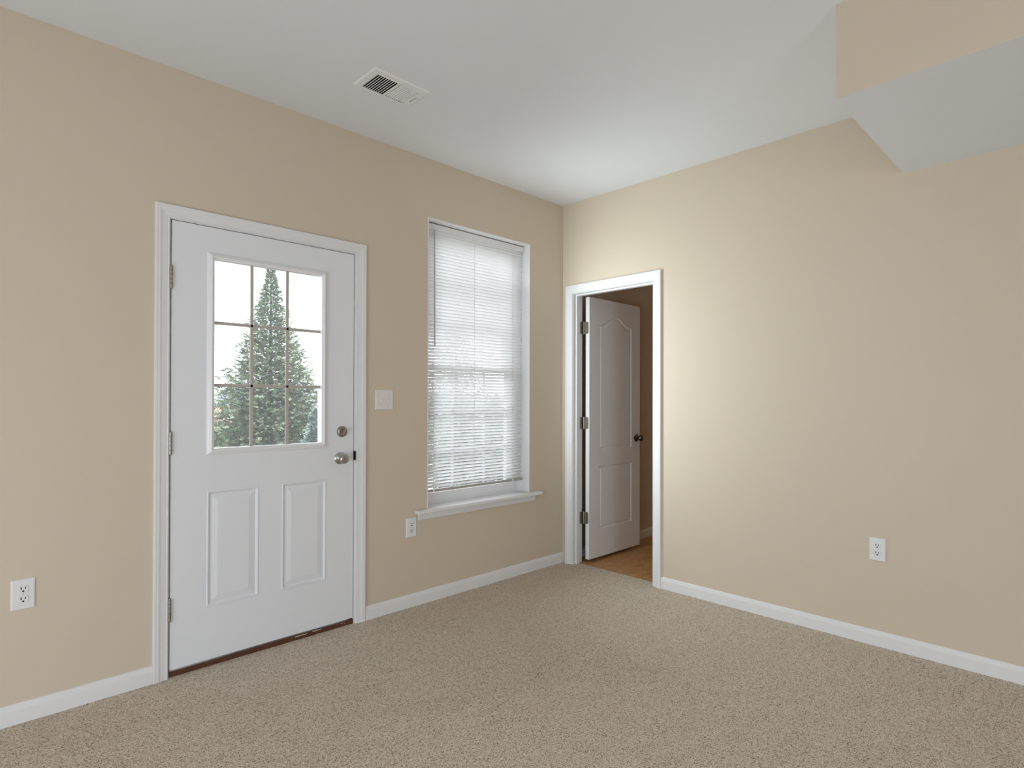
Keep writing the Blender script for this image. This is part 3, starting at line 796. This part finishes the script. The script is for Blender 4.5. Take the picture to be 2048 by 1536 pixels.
# faraway orange house down the slope
hs = empty('distant_house', (5.2, 27, -2.4), lab='small orange roofed house far down the slope left of the conifer', cat='house')
bm = bmesh.new(); box(bm, 3.4, 7.0, 26, 30, -2.5, 0.15); child('walls', bm, m_brick, hs)
bm = bmesh.new()
V = ring_strip(bm, [[(x, 25.7, 0.1), (x, 28, 0.85), (x, 30.3, 0.1)] for x in (3.2, 7.2)], True); bm.faces.new(V[0]); bm.faces.new(V[1])
child('roof', bm, m_roof, hs)

def conifer(loc, h, r, seed, m, n_br, lab, name='conifer_tree', cat='tree', group=None, clear=0.02, dens=1.0, powr=1.2):
    random.seed(seed)
    root = empty(name, loc, lab=lab, cat=cat, group=group)
    L = Vector(loc)
    bm = bmesh.new()
    lathe(bm, [(0.07, 0), (0.045, h*0.4), (0.008, h*0.97)], loc, (0, 0, 1), 8)
    trunk = child('trunk', bm, m_bark, root, True)
    bm = bmesh.new()
    for b in range(n_br):
        t = (b+random.random())/n_br
        t = t**0.92
        z = h*(clear+(1-clear)*t)
        rad = r*(1-t)**powr*(0.72+0.5*random.random())+0.03
        az = b*2.39996+random.random()*0.5
        d = Vector((math.cos(az), math.sin(az), 0))
        rise = 0.35+0.55*t
        nsp = max(5, int(17*dens*(0.3+rad/r)))
        side = Vector((-d.y, d.x, 0))
        for k in range(nsp):
            s = 0.08+0.92*((k+random.random())/nsp)**0.75
            fan = (random.random()-0.5)*2
            p = L+d*(rad*s)+side*(fan*0.25*rad*(0.3+s))+Vector((0, 0, z+rise*rad*s*0.55-0.18*rad*s*s+random.uniform(-.04, .04)))
            # a spray: small feathery frond of leaflets
            ax = (d*(0.9)+side*(fan*0.8+random.uniform(-.5, .5))+Vector((0, 0, random.uniform(-0.35, 0.7)))).normalized()
            ln = random.uniform(0.07, 0.135)*(0.4+0.8*(1-t))
            u = ax.cross(Vector((random.uniform(-.9, .9), random.uniform(-.9, .9), 1))).normalized()
            w = ax.cross(u)
            nl = 4
            root_v = bm.verts.new(p); tip = bm.verts.new(p+ax*ln)
            c1 = bm.verts.new(p+ax*ln*0.5+u*ln*0.11); c2 = bm.verts.new(p+ax*ln*0.5-u*ln*0.11)
            bm.faces.new((root_v, c1, tip, c2))
            for q in range(nl):
                f = (q+0.6)/(nl+0.6)
                base = p+ax*ln*f
                for sg in (-1, 1):
                    tipv = base+(ax*0.6+u*sg*0.85+w*random.uniform(-.45, .45)).normalized()*ln*0.46*(1.15-f*0.6)
                    a = bm.verts.new(base); c = bm.verts.new(base+ax*ln*0.24)
                    e = bm.verts.new(tipv)
                    bm.faces.new((a, c, e))
    me_fol = child('foliage', bm, m, root)
    return root
conifer((0.15, 6.0, -0.38), 3.62, 1.27, 7, m_leaf, 1300, 'tall green conifer seen through the glass of the exterior door', dens=1.25)
conifer((-0.30, 3.50, -0.37), 1.50, 0.42, 11, m_leafb, 380, 'bluish young conifer in front and right of the tall green one', dens=1.2)
conifer((4.9, 7.4, -0.40), 3.75, 1.5, 23, m_leaf, 620, 'conifer glimpsed between the blind slats of the window', dens=1.0)
def shrub(loc, rx, ry, h, seed, lab):
    random.seed(seed); L = Vector(loc)
    root = empty('hedge_shrub', loc, lab=lab, cat='shrub', group='shrubs beyond the window')
    bm = bmesh.new()
    lathe(bm, [(0.04, 0), (0.03, h*0.6)], loc, (0, 0, 1), 6); child('stem', bm, m_bark, root)
    bm = bmesh.new()
    for i in range(5200):
        a = random.uniform(0, 2*PI); c = random.uniform(0.02, 1); s = math.sqrt(max(0, 1-c*c))
        k = random.uniform(0.75, 1.05)
        p = L+Vector((rx*s*math.cos(a)*k, ry*s*math.sin(a)*k, h*c*k))
        u = Vector((random.gauss(0, 1), random.gauss(0, 1), random.gauss(0, 1))).normalized(); w = u.orthogonal().normalized(); l = random.uniform(0.03, 0.06)
        bm.faces.new([bm.verts.new(p+u*l), bm.verts.new(p+w*l*0.5), bm.verts.new(p-u*l), bm.verts.new(p-w*l*0.5)])
    child('foliage', bm, m_hedge, root)
shrub((2.50, 4.2, -0.37), 0.50, 0.45, 1.55, 31, 'round dark shrub seen through the left half of the window blind')
shrub((3.65, 4.6, -0.37), 0.60, 0.45, 1.62, 32, 'round dark shrub seen through the right half of the window blind')
